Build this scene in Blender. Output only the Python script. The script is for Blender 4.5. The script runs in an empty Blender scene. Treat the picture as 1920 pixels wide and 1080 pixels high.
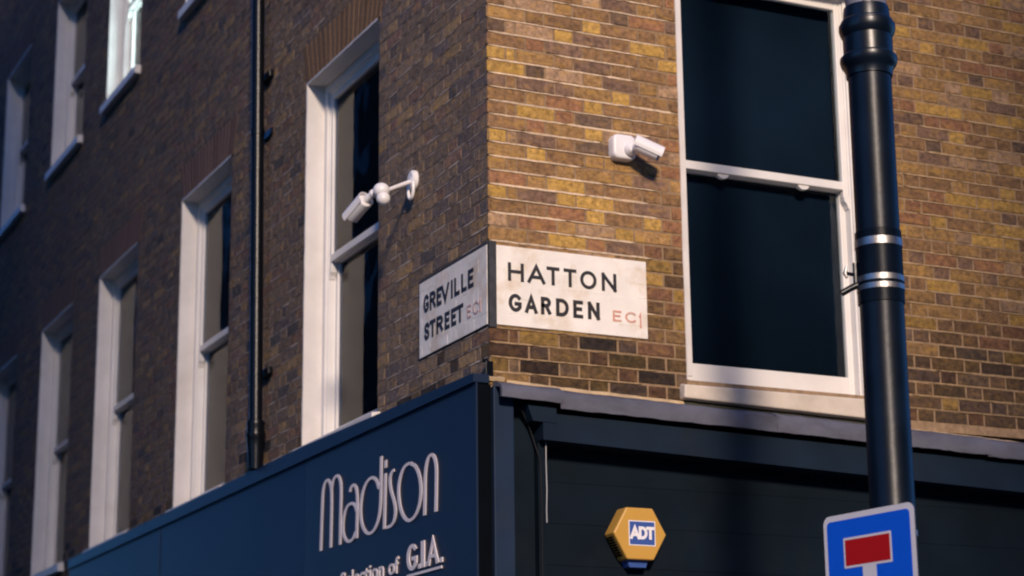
import bpy, bmesh, math, random
from mathutils import Vector, Matrix
random.seed(7)
R = random.Random(11)
S = bpy.context.scene

# ------------------------------------------------------------------ camera
cd = bpy.data.cameras.new('camera'); cam = bpy.data.objects.new('camera', cd); S.collection.objects.link(cam)
CAM = Vector((-4.168388, -9.028299, 1.600000)); RT = Vector((0.904224, -0.426914, -0.011140)); UP = Vector((-0.096473, -0.229607, 0.968490)); FW = Vector((0.416019, 0.874657, 0.248802))
M = Matrix((RT, UP, -FW)).transposed().to_4x4(); M.translation = CAM
cam.matrix_world = M
cd.sensor_width = 36; cd.lens = 3840.480 / 1920 * 36
cd.clip_start = 0.1; cd.clip_end = 2000
cd.dof.use_dof = True; cd.dof.focus_distance = 9.5; cd.dof.aperture_fstop = 2.3
S.camera = cam

# ------------------------------------------------------------------ light
SUN_TO = Vector((-0.32, -1.0, 0.42)).normalized()      # towards the light
EL = math.asin(SUN_TO.z); AZ = math.atan2(SUN_TO.x, SUN_TO.y)
w = bpy.data.worlds.new('World'); S.world = w; w.use_nodes = True
nt = w.node_tree; bg = nt.nodes['Background']
sky = nt.nodes.new('ShaderNodeTexSky'); sky.sky_type = 'NISHITA'; sky.sun_disc = False
sky.sun_elevation = EL; sky.sun_rotation = AZ; sky.air_density = 1.0; sky.dust_density = 0.0; sky.ozone_density = 8.0
dusk = nt.nodes.new('ShaderNodeMix'); dusk.data_type = 'RGBA'; dusk.blend_type = 'MULTIPLY'; dusk.inputs[0].default_value = 1
dusk.inputs[7].default_value = (.58, .92, 1.32, 1)      # the blue of the hour, the same over the whole sky
nt.links.new(sky.outputs[0], dusk.inputs[6]); nt.links.new(dusk.outputs[2], bg.inputs[0]); bg.inputs[1].default_value = 0.125
sd = bpy.data.lights.new('sun', 'SUN'); so = bpy.data.objects.new('sun', sd); S.collection.objects.link(so)
sd.energy = 3.0; sd.angle = math.radians(6.2); sd.color = (1.0, 0.80, 0.64)
so.rotation_euler = SUN_TO.to_track_quat('Z', 'Y').to_euler(); so.location = (-10, -40, 20)
S.view_settings.view_transform = 'Standard'; S.view_settings.look = 'None'
S.view_settings.gamma = 1; S.view_settings.use_curve_mapping = False
S.view_settings.exposure = 0.45
S.cycles.filter_width = 2.1

# ------------------------------------------------------------------ materials
def new_mat(name):
    m = bpy.data.materials.new(name); m.use_nodes = True
    return m, m.node_tree, m.node_tree.nodes['Principled BSDF']
def N(nt, t, **kw):
    n = nt.nodes.new(t)
    for k, v in kw.items():
        if isinstance(v, (tuple, list, float, int)) and k in n.inputs: n.inputs[k].default_value = v
        else: setattr(n, k, v)
    return n
def plain(name, col, rough=0.6, var=0.12, scale=6.0, bump=0.15, bscale=60.0, metal=0.0, dirt=None, dirt_amt=0.0, dscale=3.0, stretch=(1,1,1), spec=0.5, coat=0.0):
    """a paint / stone / metal with slight mottling, optional dirt patches and fine relief"""
    m, t, b = new_mat(name)
    tc = N(t, 'ShaderNodeTexCoord'); mp = N(t, 'ShaderNodeMapping'); mp.inputs['Scale'].default_value = stretch
    t.links.new(tc.outputs['Object'], mp.inputs[0])
    n1 = N(t, 'ShaderNodeTexNoise'); n1.inputs['Scale'].default_value = scale; n1.inputs['Detail'].default_value = 5
    t.links.new(mp.outputs[0], n1.inputs[0])
    mr = N(t, 'ShaderNodeMapRange'); mr.inputs[1].default_value = .3; mr.inputs[2].default_value = .7
    mr.inputs[3].default_value = 1 - var; mr.inputs[4].default_value = 1 + var
    t.links.new(n1.outputs[0], mr.inputs[0])
    mx = N(t, 'ShaderNodeMix'); mx.data_type = 'RGBA'; mx.blend_type = 'MULTIPLY'; mx.inputs[0].default_value = 1
    mx.inputs[6].default_value = (*col, 1); t.links.new(mr.outputs[0], mx.inputs[7])
    out = mx.outputs[2]
    if dirt:
        n2 = N(t, 'ShaderNodeTexNoise'); n2.inputs['Scale'].default_value = dscale; n2.inputs['Detail'].default_value = 8; n2.inputs['Roughness'].default_value = .65
        t.links.new(mp.outputs[0], n2.inputs[0])
        r2 = N(t, 'ShaderNodeMapRange'); r2.inputs[1].default_value = .5; r2.inputs[2].default_value = .72; r2.inputs[4].default_value = dirt_amt
        t.links.new(n2.outputs[0], r2.inputs[0])
        m2 = N(t, 'ShaderNodeMix'); m2.data_type = 'RGBA'; t.links.new(r2.outputs[0], m2.inputs[0]); t.links.new(out, m2.inputs[6]); m2.inputs[7].default_value = (*dirt, 1)
        out = m2.outputs[2]
    t.links.new(out, b.inputs['Base Color'])
    b.inputs['Roughness'].default_value = rough; b.inputs['Metallic'].default_value = metal
    b.inputs['Specular IOR Level'].default_value = spec
    if coat: b.inputs['Coat Weight'].default_value = coat; b.inputs['Coat Roughness'].default_value = .15
    if bump:
        n3 = N(t, 'ShaderNodeTexNoise'); n3.inputs['Scale'].default_value = bscale; n3.inputs['Detail'].default_value = 4
        t.links.new(tc.outputs['Object'], n3.inputs[0])
        bp = N(t, 'ShaderNodeBump'); bp.inputs['Strength'].default_value = bump; bp.inputs['Distance'].default_value = .004
        t.links.new(n3.outputs[0], bp.inputs['Height']); t.links.new(bp.outputs[0], b.inputs['Normal'])
    return m
def attr_mat(name, mott, rough, bump, s1=38.0, spots=True):
    """colour from the piece's own attribute, broken up by stains and pits"""
    m, t, b = new_mat(name)
    a = N(t, 'ShaderNodeAttribute'); a.attribute_name = 'col'
    tc = N(t, 'ShaderNodeTexCoord')
    n1 = N(t, 'ShaderNodeTexNoise'); n1.inputs['Scale'].default_value = s1; n1.inputs['Detail'].default_value = 6; n1.inputs['Roughness'].default_value = .6
    t.links.new(tc.outputs['Object'], n1.inputs[0])
    mr = N(t, 'ShaderNodeMapRange'); mr.inputs[1].default_value = .32; mr.inputs[2].default_value = .68
    mr.inputs[3].default_value = 1 - mott; mr.inputs[4].default_value = 1 + mott
    t.links.new(n1.outputs[0], mr.inputs[0])
    mx = N(t, 'ShaderNodeMix'); mx.data_type = 'RGBA'; mx.blend_type = 'MULTIPLY'; mx.inputs[0].default_value = 1
    t.links.new(a.outputs[0], mx.inputs[6]); t.links.new(mr.outputs[0], mx.inputs[7]); out = mx.outputs[2]
    if spots:
        for sc, lo, hi, amt, c in ((13.0, .51, .60, .90, (.60, .33, .050)), (17.0, .53, .62, .70, (.050, .034, .028)), (8.0, .50, .72, .55, (.26, .115, .058)), (27.0, .55, .70, .55, (.44, .32, .21))):
            n2 = N(t, 'ShaderNodeTexNoise'); n2.inputs['Scale'].default_value = sc; n2.inputs['Detail'].default_value = 7; n2.inputs['Roughness'].default_value = .7
            mp = N(t, 'ShaderNodeMapping'); mp.inputs['Location'].default_value = (sc, sc * 2, sc * 3)
            mp.inputs['Scale'].default_value = (1, 1, 1.9)
            t.links.new(tc.outputs['Object'], mp.inputs[0]); t.links.new(mp.outputs[0], n2.inputs[0])
            r2 = N(t, 'ShaderNodeMapRange'); r2.inputs[1].default_value = lo; r2.inputs[2].default_value = hi; r2.inputs[4].default_value = amt
            t.links.new(n2.outputs[0], r2.inputs[0])
            bw = N(t, 'ShaderNodeRGBToBW'); t.links.new(a.outputs[0], bw.inputs[0])
            k5 = N(t, 'ShaderNodeMath'); k5.operation = 'MULTIPLY'; k5.inputs[1].default_value = 5.0; k5.use_clamp = True; t.links.new(bw.outputs[0], k5.inputs[0])
            kk = N(t, 'ShaderNodeMath'); kk.operation = 'MULTIPLY'; t.links.new(r2.outputs[0], kk.inputs[0]); t.links.new(k5.outputs[0], kk.inputs[1])
            # the stain takes the brick's own depth of tone, so sooty bricks stay sooty
            sc_ = N(t, 'ShaderNodeMix'); sc_.data_type = 'RGBA'; sc_.inputs[0].default_value = .60
            sc_.inputs[6].default_value = (*c, 1); t.links.new(a.outputs[0], sc_.inputs[7])
            m2 = N(t, 'ShaderNodeMix'); m2.data_type = 'RGBA'; t.links.new(kk.outputs[0], m2.inputs[0]); t.links.new(out, m2.inputs[6]); t.links.new(sc_.outputs[2], m2.inputs[7])
            out = m2.outputs[2]
    t.links.new(out, b.inputs['Base Color']); b.inputs['Roughness'].default_value = rough; b.inputs['Specular IOR Level'].default_value = .25
    n3 = N(t, 'ShaderNodeTexNoise'); n3.inputs['Scale'].default_value = 70; n3.inputs['Detail'].default_value = 6; n3.inputs['Roughness'].default_value = .7
    t.links.new(tc.outputs['Object'], n3.inputs[0])
    bp = N(t, 'ShaderNodeBump'); bp.inputs['Strength'].default_value = bump; bp.inputs['Distance'].default_value = .007
    t.links.new(n3.outputs[0], bp.inputs['Height']); t.links.new(bp.outputs[0], b.inputs['Normal'])
    return m
def glass_mat(name, tint=(.9, .95, 1.0), refl=1.0):
    m, t, b = new_mat(name); t.nodes.remove(b)
    out = t.nodes['Material Output']
    tr = N(t, 'ShaderNodeBsdfTransparent'); tr.inputs[0].default_value = (*tint, 1)
    gl = N(t, 'ShaderNodeBsdfGlossy'); gl.inputs['Roughness'].default_value = .02
    fr = N(t, 'ShaderNodeFresnel'); fr.inputs[0].default_value = 1.24
    tc = N(t, 'ShaderNodeTexCoord'); nz = N(t, 'ShaderNodeTexNoise'); nz.inputs['Scale'].default_value = 2.5
    bp = N(t, 'ShaderNodeBump'); bp.inputs['Strength'].default_value = .12; bp.inputs['Distance'].default_value = .02
    t.links.new(tc.outputs['Object'], nz.inputs[0]); t.links.new(nz.outputs[0], bp.inputs['Height']); t.links.new(bp.outputs[0], gl.inputs['Normal'])
    mx = N(t, 'ShaderNodeMixShader'); t.links.new(fr.outputs[0], mx.inputs[0]); t.links.new(tr.outputs[0], mx.inputs[1]); t.links.new(gl.outputs[0], mx.inputs[2])
    t.links.new(mx.outputs[0], out.inputs[0])
    return m
MT = {}
MT['brick'] = attr_mat('stock_brick', .50, .9, 1.0, 34.0)
MT['red_brick'] = attr_mat('rubbed_red_brick', .25, .9, .4, spots=False)
MT['mortar'] = attr_mat('lime_mortar', .28, .95, .6, 25.0, spots=False)
MT['painted_brick'] = plain('sign_white_paint', (.82, .77, .69), .6, .07, 7, .35, 55, dirt=(.55, .38, .20), dirt_amt=.75, dscale=4.0)
MT['white'] = plain('white_gloss_paint', (.70, .66, .61), .45, .07, 5, .12, 40, dirt=(.45, .38, .30), dirt_amt=.25, dscale=2.2)
MT['window_white'] = plain('white_window_paint', (.74, .71, .67), .4, .05, 4, .08, 30, dirt=(.5, .45, .38), dirt_amt=.22, dscale=3.0)
MT['sill'] = plain('cream_stone_paint', (.60, .52, .42), .65, .12, 6, .4, 35, dirt=(.28, .22, .16), dirt_amt=.35, dscale=4)
MT['letter_black'] = plain('black_sign_paint', (.022, .020, .022), .5, .3, 20, .2, 60)
MT['letter_red'] = plain('faded_red_paint', (.58, .26, .19), .6, .2, 25, .2, 60, dirt=(.66, .56, .46), dirt_amt=.75, dscale=16)
MT['letter_pale_red'] = plain('worn_pink_paint', (.56, .36, .33), .6, .15, 25, .2, 60, dirt=(.62, .55, .50), dirt_amt=.7, dscale=16)
MT['band_black'] = plain('dark_border_paint', (.030, .032, .038), .7, .35, 18, .4, 60)
MT['fascia'] = plain('navy_fascia_paint', (.0095, .0205, .046), .38, .10, 1.2, .05, 12, spec=.35)
MT['fascia_gloss'] = plain('navy_fascia_gloss', (.0070, .0160, .046), .4, .12, .8, .06, 5, spec=.25)  # bluer copy of the fascia navy; a sky reflection put into the colour
MT['fascia_dark'] = plain('dark_tray_side', (.0015, .0025, .0045), .8, .2, 6, .1, 30, spec=.05)
MT['shop_navy'] = plain('navy_shopfront_paint', (.0100, .0225, .047), .55, .18, 3.0, .15, 25, spec=.2, dirt=(.02, .024, .03), dirt_amt=.5, dscale=4)
MT['header_navy'] = plain('dark_navy_header_paint', (.0072, .0158, .030), .55, .2, 3.0, .15, 25, spec=.15, dirt=(.015, .018, .022), dirt_amt=.5, dscale=4)
MT['shop_dark'] = plain('dark_shutter_paint', (.0040, .0092, .0155), .7, .25, 2.5, .15, 25, spec=.08, dirt=(.010, .012, .016), dirt_amt=.5, dscale=3)
MT['lead'] = plain('weathered_lead', (.088, .090, .115), .62, .22, 5, .5, 22, dirt=(.045, .04, .05), dirt_amt=.6, dscale=6, stretch=(1, 1, 2))
MT['fillet'] = plain('sand_cement_fillet', (.50, .36, .20), .95, .2, 14, .8, 45, dirt=(.25, .17, .10), dirt_amt=.35, dscale=8)
MT['moss'] = plain('mossy_soot_strip', (.030, .030, .022), .95, .4, 20, .8, 50, dirt=(.05, .055, .02), dirt_amt=.6, dscale=16)
MT['sign_letter'] = plain('pale_raised_letter', (.80, .72, .70), .5, .04, 5, .0)
MT['iron'] = plain('black_iron_paint', (.0025, .0038, .0065), .3, .25, 8, .25, 20, spec=.28)
MT['column'] = plain('column_black_paint', (.0030, .0070, .0150), .36, .3, 5, .25, 16, spec=.22)
MT['column_gloss'] = plain('column_ring_paint', (.0030, .0068, .0140), .32, .3, 5, .2, 16, spec=.4)
MT['grey_steel'] = plain('galvanised_grey', (.21, .20, .21), .5, .15, 8, .2, 30, metal=.2, dirt=(.08, .08, .09), dirt_amt=.5, dscale=7, stretch=(1, 1, .15))
MT['steel'] = plain('stainless_band', (.40, .385, .37), .42, .2, 20, .2, 90, metal=1.0, dirt=(.12, .11, .10), dirt_amt=.6, dscale=12)
MT['cctv'] = plain('white_camera_plastic', (.80, .77, .76), .38, .03, 9, .04, 50)
MT['lens'] = plain('camera_black_glass', (.01, .01, .012), .15, .1, 9, .0)
MT['cable'] = plain('grey_cable', (.012, .013, .016), .6, .1, 9, .0, spec=.1)
MT['white_cable'] = plain('white_cable_sheath', (.40, .39, .40), .5, .1, 9, .0)
MT['yellow'] = plain('yellow_box_plastic', (.55, .30, .055), .42, .05, 6, .05, 40, dirt=(.50, .26, .08), dirt_amt=.3, dscale=6)
MT['blue_logo'] = plain('blue_logo_print', (.035, .085, .30), .45, .05, 6, .0)
MT['white_print'] = plain('white_logo_print', (.80, .76, .76), .45, .03, 6, .0)
MT['sign_blue'] = plain('reflective_blue', (.004, .10, .66), .38, .04, 8, .03, 150)
MT['sign_white'] = plain('reflective_white', (.66, .64, .66), .38, .03, 8, .03, 150)
MT['sign_red'] = plain('reflective_red', (.44, .008, .010), .38, .05, 8, .03, 150)
MT['alu'] = plain('grey_aluminium_back', (.25, .25, .26), .4, .05, 8, .05, 40, metal=.8)
MT['glass'] = glass_mat('window_glass')
MT['curtain'] = plain('grey_net_curtain', (.058, .105, .215), .9, .1, 4, .1, 60, stretch=(6, 6, .6))
MT['curtain_blue'] = plain('blue_curtain', (.020, .15, .48), .9, .15, 4, .1, 60, stretch=(6, 6, .6))  # blue strips in the panes: reflections drawn as cloth
MT['dark_blind'] = plain('navy_blind_cloth', (.0062, .0130, .0215), .95, .22, 1.6, .0, spec=.02)  # dark sheet added behind the large panes to hide the sunlit room
MT['room'] = plain('dark_room_plaster', (.0075, .0145, .023), .95, .3, 1.5, .0, spec=.02)  # near-black so the rooms read as unlit; their darkness is in the colour
MT['ground'] = plain('asphalt', (.05, .05, .052), .9, .2, 1.0, .5, 90)
MT['paving'] = plain('paving_stone', (.22, .21, .19), .85, .15, 2, .4, 40)
MT['far_brick'] = plain('sooty_brick_far', (.045, .042, .042), .9, .25, 3, .4, 20)
MT['far_glass'] = plain('dark_far_glass', (.03, .032, .04), .35, .1, 2, .0)
m, t, b = new_mat('lit_blind'); b.inputs['Base Color'].default_value = (.7, .75, .7, 1)
b.inputs['Emission Color'].default_value = (.84, 1.0, .94, 1); b.inputs['Emission Strength'].default_value = 7.0; MT['lit'] = m

# ------------------------------------------------------------------ mesh helpers
def PL(u, w, z): return (-w, u, z)      # left wall: u runs away along the side street, w out of the wall
def PR(u, w, z): return (u, -w, z)      # right wall
class MB:
    def __init__(s): s.v = []; s.f = []; s.c = []; s.sm = []
    def add(s, vs, fs, col=None, smooth=False):
        o = len(s.v); s.v += [tuple(x) for x in vs]
        for f in fs: s.f.append(tuple(i + o for i in f)); s.c.append(col); s.sm.append(smooth)
    def hexa(s, p, col=None):            # p: 8 points, 0-3 back ring, 4-7 front ring
        s.add(p, [(3, 2, 1, 0), (4, 5, 6, 7), (0, 1, 5, 4), (1, 2, 6, 5), (2, 3, 7, 6), (3, 0, 4, 7)], col)
    def box(s, P, u0, u1, w0, w1, z0, z1, col=None):
        q = [P(u0, w0, z0), P(u1, w0, z0), P(u1, w0, z1), P(u0, w0, z1), P(u0, w1, z0), P(u1, w1, z0), P(u1, w1, z1), P(u0, w1, z1)]
        s.hexa(q, col)
    def tube(s, pts, rad, n=16, caps=True, col=None):
        pts = [Vector(p) for p in pts]; rs = rad if isinstance(rad, (list, tuple)) else [rad] * len(pts)
        vs = []; ref = None
        for i, p in enumerate(pts):
            d = (pts[min(i + 1, len(pts) - 1)] - pts[max(i - 1, 0)]).normalized()
            if ref is None: ref = d.orthogonal().normalized()
            ref = (ref - d * ref.dot(d)).normalized(); b_ = d.cross(ref)
            for k in range(n):
                a = 2 * math.pi * k / n; vs.append(p + (ref * math.cos(a) + b_ * math.sin(a)) * rs[i])
        fs = []
        for i in range(len(pts) - 1):
            for k in range(n):
                fs.append((i * n + k, i * n + (k + 1) % n, (i + 1) * n + (k + 1) % n, (i + 1) * n + k))
        s.add(vs, fs, col, True)
        if caps:
            o = len(s.v) - len(vs); s.f.append(tuple(o + k for k in range(n))[::-1]); s.c.append(col); s.sm.append(False)
            o2 = o + (len(pts) - 1) * n; s.f.append(tuple(o2 + k for k in range(n))); s.c.append(col); s.sm.append(False)
    def sphere(s, c, r, n=16, m=10, sc=(1, 1, 1)):
        c = Vector(c); vs = []; fs = []
        for i in range(m + 1):
            th = math.pi * i / m
            for k in range(n):
                a = 2 * math.pi * k / n
                vs.append((c.x + sc[0] * r * math.sin(th) * math.cos(a), c.y + sc[1] * r * math.sin(th) * math.sin(a), c.z + sc[2] * r * math.cos(th)))
        for i in range(m):
            for k in range(n): fs.append((i * n + k, i * n + (k + 1) % n, (i + 1) * n + (k + 1) % n, (i + 1) * n + k))
        s.add(vs, fs, None, True)
    def prism(s, P, poly, w0, w1, col=None, smooth=False):    # poly in (u,z)
        n = len(poly); vs = [P(u, w0, z) for u, z in poly] + [P(u, w1, z) for u, z in poly]
        s.add(vs, [tuple(range(n)), tuple(range(n, 2 * n))[::-1]] , col)
        s.add(vs, [(i, (i + 1) % n, n + (i + 1) % n, n + i) for i in range(n)], col, smooth)
    def obj(s, name, mat, parent=None, label=None, cat=None, group=None, kind=None, bevel=0, solid=0, fix=True, sharp=35):
        me = bpy.data.meshes.new(name); me.from_pydata(s.v, [], s.f)
        if any(c is not None for c in s.c):
            at = me.color_attributes.new('col', 'FLOAT_COLOR', 'CORNER'); flat = []
            for f, c in zip(s.f, s.c): flat += [*(c or (.3, .3, .3)), 1.0] * len(f)
            at.data.foreach_set('color', flat)
        me.polygons.foreach_set('use_smooth', s.sm if any(s.sm) else [False] * len(s.f))
        if fix:
            bm = bmesh.new(); bm.from_mesh(me)
            if any(s.sm): bmesh.ops.remove_doubles(bm, verts=bm.verts, dist=1e-5)
            bmesh.ops.recalc_face_normals(bm, faces=bm.faces); bm.to_mesh(me); bm.free()
        if any(s.sm): me.set_sharp_from_angle(angle=math.radians(sharp))
        me.materials.append(mat if not isinstance(mat, str) else MT[mat])
        o = bpy.data.objects.new(name, me); S.collection.objects.link(o)
        if parent: o.parent = parent
        if bevel:
            b_ = o.modifiers.new('bevel', 'BEVEL'); b_.width = bevel; b_.segments = 2; b_.limit_method = 'ANGLE'; b_.angle_limit = .6
        if solid:
            b_ = o.modifiers.new('thick', 'SOLIDIFY'); b_.thickness = solid
        return tag(o, label, cat, group, kind)
def tag(o, label=None, cat=None, group=None, kind=None):
    if label: o['label'] = label
    if cat: o['category'] = cat
    if group: o['group'] = group
    if kind: o['kind'] = kind
    return o
def thing(name, label, cat, loc=(0, 0, 0), group=None):
    o = bpy.data.objects.new(name, None); S.collection.objects.link(o); o.location = (0, 0, 0)
    o.empty_display_size = .2
    return tag(o, label, cat, group)
def part_empty(name, parent):
    o = bpy.data.objects.new(name, None); S.collection.objects.link(o); o.parent = parent; return o

# stroke lettering: ribbons of constant width, mitred
def ribbon(mb, P, pts, hw, w0, w1, closed=False, pen=None, cap=0.0):
    pen = pen or (hw, hw)
    q = [Vector((x / pen[0], y / pen[1])) for x, y in pts]     # normalised so the half width is 1
    if closed and (q[0] - q[-1]).length < 1e-6: q = q[:-1]
    n = len(q); L_ = []; R_ = []
    if not closed and cap:
        q[0] = q[0] + (q[0] - q[1]).normalized() * cap; q[-1] = q[-1] + (q[-1] - q[-2]).normalized() * cap
    for i in range(n):
        a = q[i - 1] if (i > 0 or closed) else None; c = q[(i + 1) % n] if (i < n - 1 or closed) else None
        d1 = (q[i] - a).normalized() if a is not None else None; d2 = (c - q[i]).normalized() if c is not None else None
        if d1 is None: d1 = d2
        if d2 is None: d2 = d1
        n1 = Vector((-d1.y, d1.x)); n2 = Vector((-d2.y, d2.x)); mm = n1 + n2
        if mm.length < 1e-3: mm = n1
        mm.normalize(); k = min(1 / max(.35, mm.dot(n1)), 2.4)
        L_.append(q[i] + mm * k); R_.append(q[i] - mm * k)
    us = lambda p: (p.x * pen[0], p.y * pen[1])
    rng = range(n if closed else n - 1)
    vs = []
    for i in range(n):
        for p in (L_[i], R_[i]):
            u, z = us(p); vs.append(P(u, w0, z)); vs.append(P(u, w1, z))
    fs = []
    for i in rng:
        j = (i + 1) % n; a = i * 4; b_ = j * 4
        fs += [(a + 1, a + 3, b_ + 3, b_ + 1), (a, b_, b_ + 2, a + 2), (a, a + 1, b_ + 1, b_), (a + 2, b_ + 2, b_ + 3, a + 3)]
    if not closed:
        fs += [(0, 2, 3, 1)]; e = (n - 1) * 4; fs += [(e, e + 1, e + 3, e + 2)]
    mb.add(vs, fs)
def arc(cx, cy, rx, ry, a0, a1, n=14):
    return [(cx + rx * math.cos(math.radians(a0 + (a1 - a0) * i / n)), cy + ry * math.sin(math.radians(a0 + (a1 - a0) * i / n))) for i in range(n + 1)]
def crom(pts, k=6):
    out = []
    for i in range(len(pts) - 1):
        p0 = Vector(pts[max(i - 1, 0)]); p1 = Vector(pts[i]); p2 = Vector(pts[i + 1]); p3 = Vector(pts[min(i + 2, len(pts) - 1)])
        for j in range(k):
            t_ = j / k
            v = .5 * ((2 * p1) + (p2 - p0) * t_ + (2 * p0 - 5 * p1 + 4 * p2 - p3) * t_ ** 2 + (3 * p1 - p0 - 3 * p2 + p3) * t_ ** 3)
            out.append((v.x, v.y))
    return out + [tuple(pts[-1])]
GL = {
 'H': [[(0, 0), (0, 1)], [(1, 0), (1, 1)], [(0, .52), (1, .52)]],
 'A': [[(0, 0), (.5, 1), (1, 0)], [(.2, .3), (.8, .3)]],
 'T': [[(0, 1), (1, 1)], [(.5, 0), (.5, 1)]],
 'O': ['c', arc(.5, .5, .5, .5, 0, 360, 28)],
 'N': [[(0, 0), (0, 1)], [(0, 1), (1, 0)], [(1, 0), (1, 1)]],
 'G': [arc(.52, .5, .52, .5, 45, 318, 18) + [(.97, .22), (.97, .44), (.6, .44)]],
 'R': [[(0, 0), (0, 1), (.5, 1)] + arc(.5, .76, .45, .24, 80, -80, 8) + [(.5, .52), (0, .52)], [(.5, .5), (1, 0)]],
 'D': ['c', [(0, 0), (0, 1), (.4, 1)] + arc(.4, .5, .6, .5, 80, -80, 12) + [(.4, 0)]],
 'E': [[(1, 1), (0, 1), (0, 0), (1, 0)], [(0, .52), (.85, .52)]],
 'V': [[(0, 1), (.5, 0), (1, 1)]],
 'I': [[(.5, 0), (.5, 1)]],
 'L': [[(0, 1), (0, 0), (1, 0)]],
 'S': [crom([(.97, .82), (.75, .98), (.4, 1), (.08, .86), (.05, .66), (.3, .54), (.7, .45), (.97, .3), (.9, .1), (.6, 0), (.25, .02), (0, .2)], 3)],
 'C': [arc(.55, .5, .55, .5, 45, 315, 18)],
 '1': [[(.15, .78), (.6, 1), (.6, 0)]],
 '.': [[(.5, 0), (.5, .02)]],
}
def letter(mb, P, ch, u0, u1, z0, z1, s, w0, w1, k=0):
    """u0 = left side of the glyph as read, u1 = right side; s = stroke width"""
    sg = 1 if u1 > u0 else -1; W = abs(u1 - u0); H = z1 - z0
    fx = lambda x: u0 + sg * (s / 2 + x * (W - s)); fz = lambda y: z0 + s / 2 + y * (H - s)
    g = GL[ch]; closed = g[0] == 'c'
    for i, st in enumerate(g[1:] if closed else g):
        e = .00012 * i
        ribbon(mb, P, [(fx(x), fz(y)) for x, y in st], s / 2, w0, w1 + e, closed, cap=0 if closed else (.95 if not (ch == 'R' and i == 1) else .6))

# ------------------------------------------------------------------ ground (below the picture)
g = MB(); g.add([(-400, -400, 0), (400, -400, 0), (400, 400, 0), (-400, 400, 0)], [(0, 1, 2, 3)]); g.obj('ground', 'ground', kind='structure')
g = MB(); g.box(PR, -2.0, 30, .9, 3.9, .004, .13); g.obj('pavement', 'paving', kind='structure', bevel=.01)
g = MB(); g.box(PL, .95, 40, .1, 2.0, .004, .127); g.obj('pavement', 'paving', kind='structure', bevel=.01)

# ------------------------------------------------------------------ the corner building
bld = thing('brick_building', 'yellow and brown stock brick corner building with white sash windows along two streets', 'building')
BT = 12.0                                     # top of the walls
LW = [(1.51, 2.75), (4.33, 5.55), (6.82, 8.06), (9.03, 10.27), (11.40, 12.64), (13.9, 15.1)]
UWN = [(1.55, 2.75), (4.40, 5.63), (7.0, 8.08), (9.0, 10.23), (11.44, 12.62), (13.9, 15.1)]
LZ = (3.80, 6.16); UZ = (7.755, 9.53)
ARCH = .285
RWIN = (1.125, 2.345, 3.775, 6.16)
openL = [(a, b_, LZ[0], LZ[1]) for a, b_ in LW] + [(a, b_, UZ[0], UZ[1]) for a, b_ in UWN]
openR = [RWIN, (4.6, 5.8, 3.775, 6.16)]
def wall_backing(P, u0, u1, z0, z1, holes, name):
    us = sorted({u0, u1} | {x for h in holes for x in h[:2] if u0 < x < u1}); zs = sorted({z0, z1} | {x for h in holes for x in h[2:] if z0 < x < z1})
    mb = MB()
    for i in range(len(zs) - 1):
        for j in range(len(us) - 1):
            cu = (us[j] + us[j + 1]) / 2; cz = (zs[i] + zs[i + 1]) / 2
            if any(h[0] < cu < h[1] and h[2] < cz < h[3] for h in holes): continue
            low = (zs[i] + zs[i + 1]) / 2
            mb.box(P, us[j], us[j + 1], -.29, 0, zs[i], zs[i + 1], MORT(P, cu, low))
    return mb.obj(name, 'mortar', bld, fix=False)
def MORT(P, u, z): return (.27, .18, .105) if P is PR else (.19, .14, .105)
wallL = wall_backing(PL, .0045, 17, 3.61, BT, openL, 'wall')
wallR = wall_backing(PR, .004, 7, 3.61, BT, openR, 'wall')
g = MB(); g.box(PL, .3, 17, -7, -6.7, 0, BT - .002); g.box(PL, 16.7, 17, -6.69, -.3, 0, BT - .002); g.box(PR, 6.7, 7, -16.6, -.3, 0, BT - .004); g.obj('rear_wall', 'far_brick', bld)
g = MB(); g.box(PL, -.1, 17.1, -7.1, .1, BT, BT + .25); g.obj('roof', 'lead', bld)

def proj(p):
    v = Vector(p) - CAM; d = v.dot(FW); f_ = cd.lens / 36 * 1920
    return (960 + f_ * v.dot(RT) / d, 540 - f_ * v.dot(UP) / d)
Z0 = 5.306; CO = .075
rn = R.random
def pick(tbl):
    x = rn() * sum(t_[0] for t_ in tbl)
    for wt, c in tbl:
        x -= wt
        if x <= 0: return c
    return tbl[-1][1]
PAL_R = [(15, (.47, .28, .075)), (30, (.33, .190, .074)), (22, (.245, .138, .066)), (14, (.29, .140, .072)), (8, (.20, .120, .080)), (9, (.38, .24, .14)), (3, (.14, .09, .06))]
PAL_L = [(8, (.205, .138, .076)), (32, (.148, .106, .074)), (32, (.118, .088, .068)), (13, (.140, .086, .066)), (12, (.094, .076, .070)), (4, (.062, .055, .054))]  # dull left-wall bricks, greyed further in place of blue shade
PAL_D = [(50, (.030, .027, .026)), (22, (.050, .038, .030)), (16, (.095, .065, .036)), (10, (.15, .10, .045))]
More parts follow.
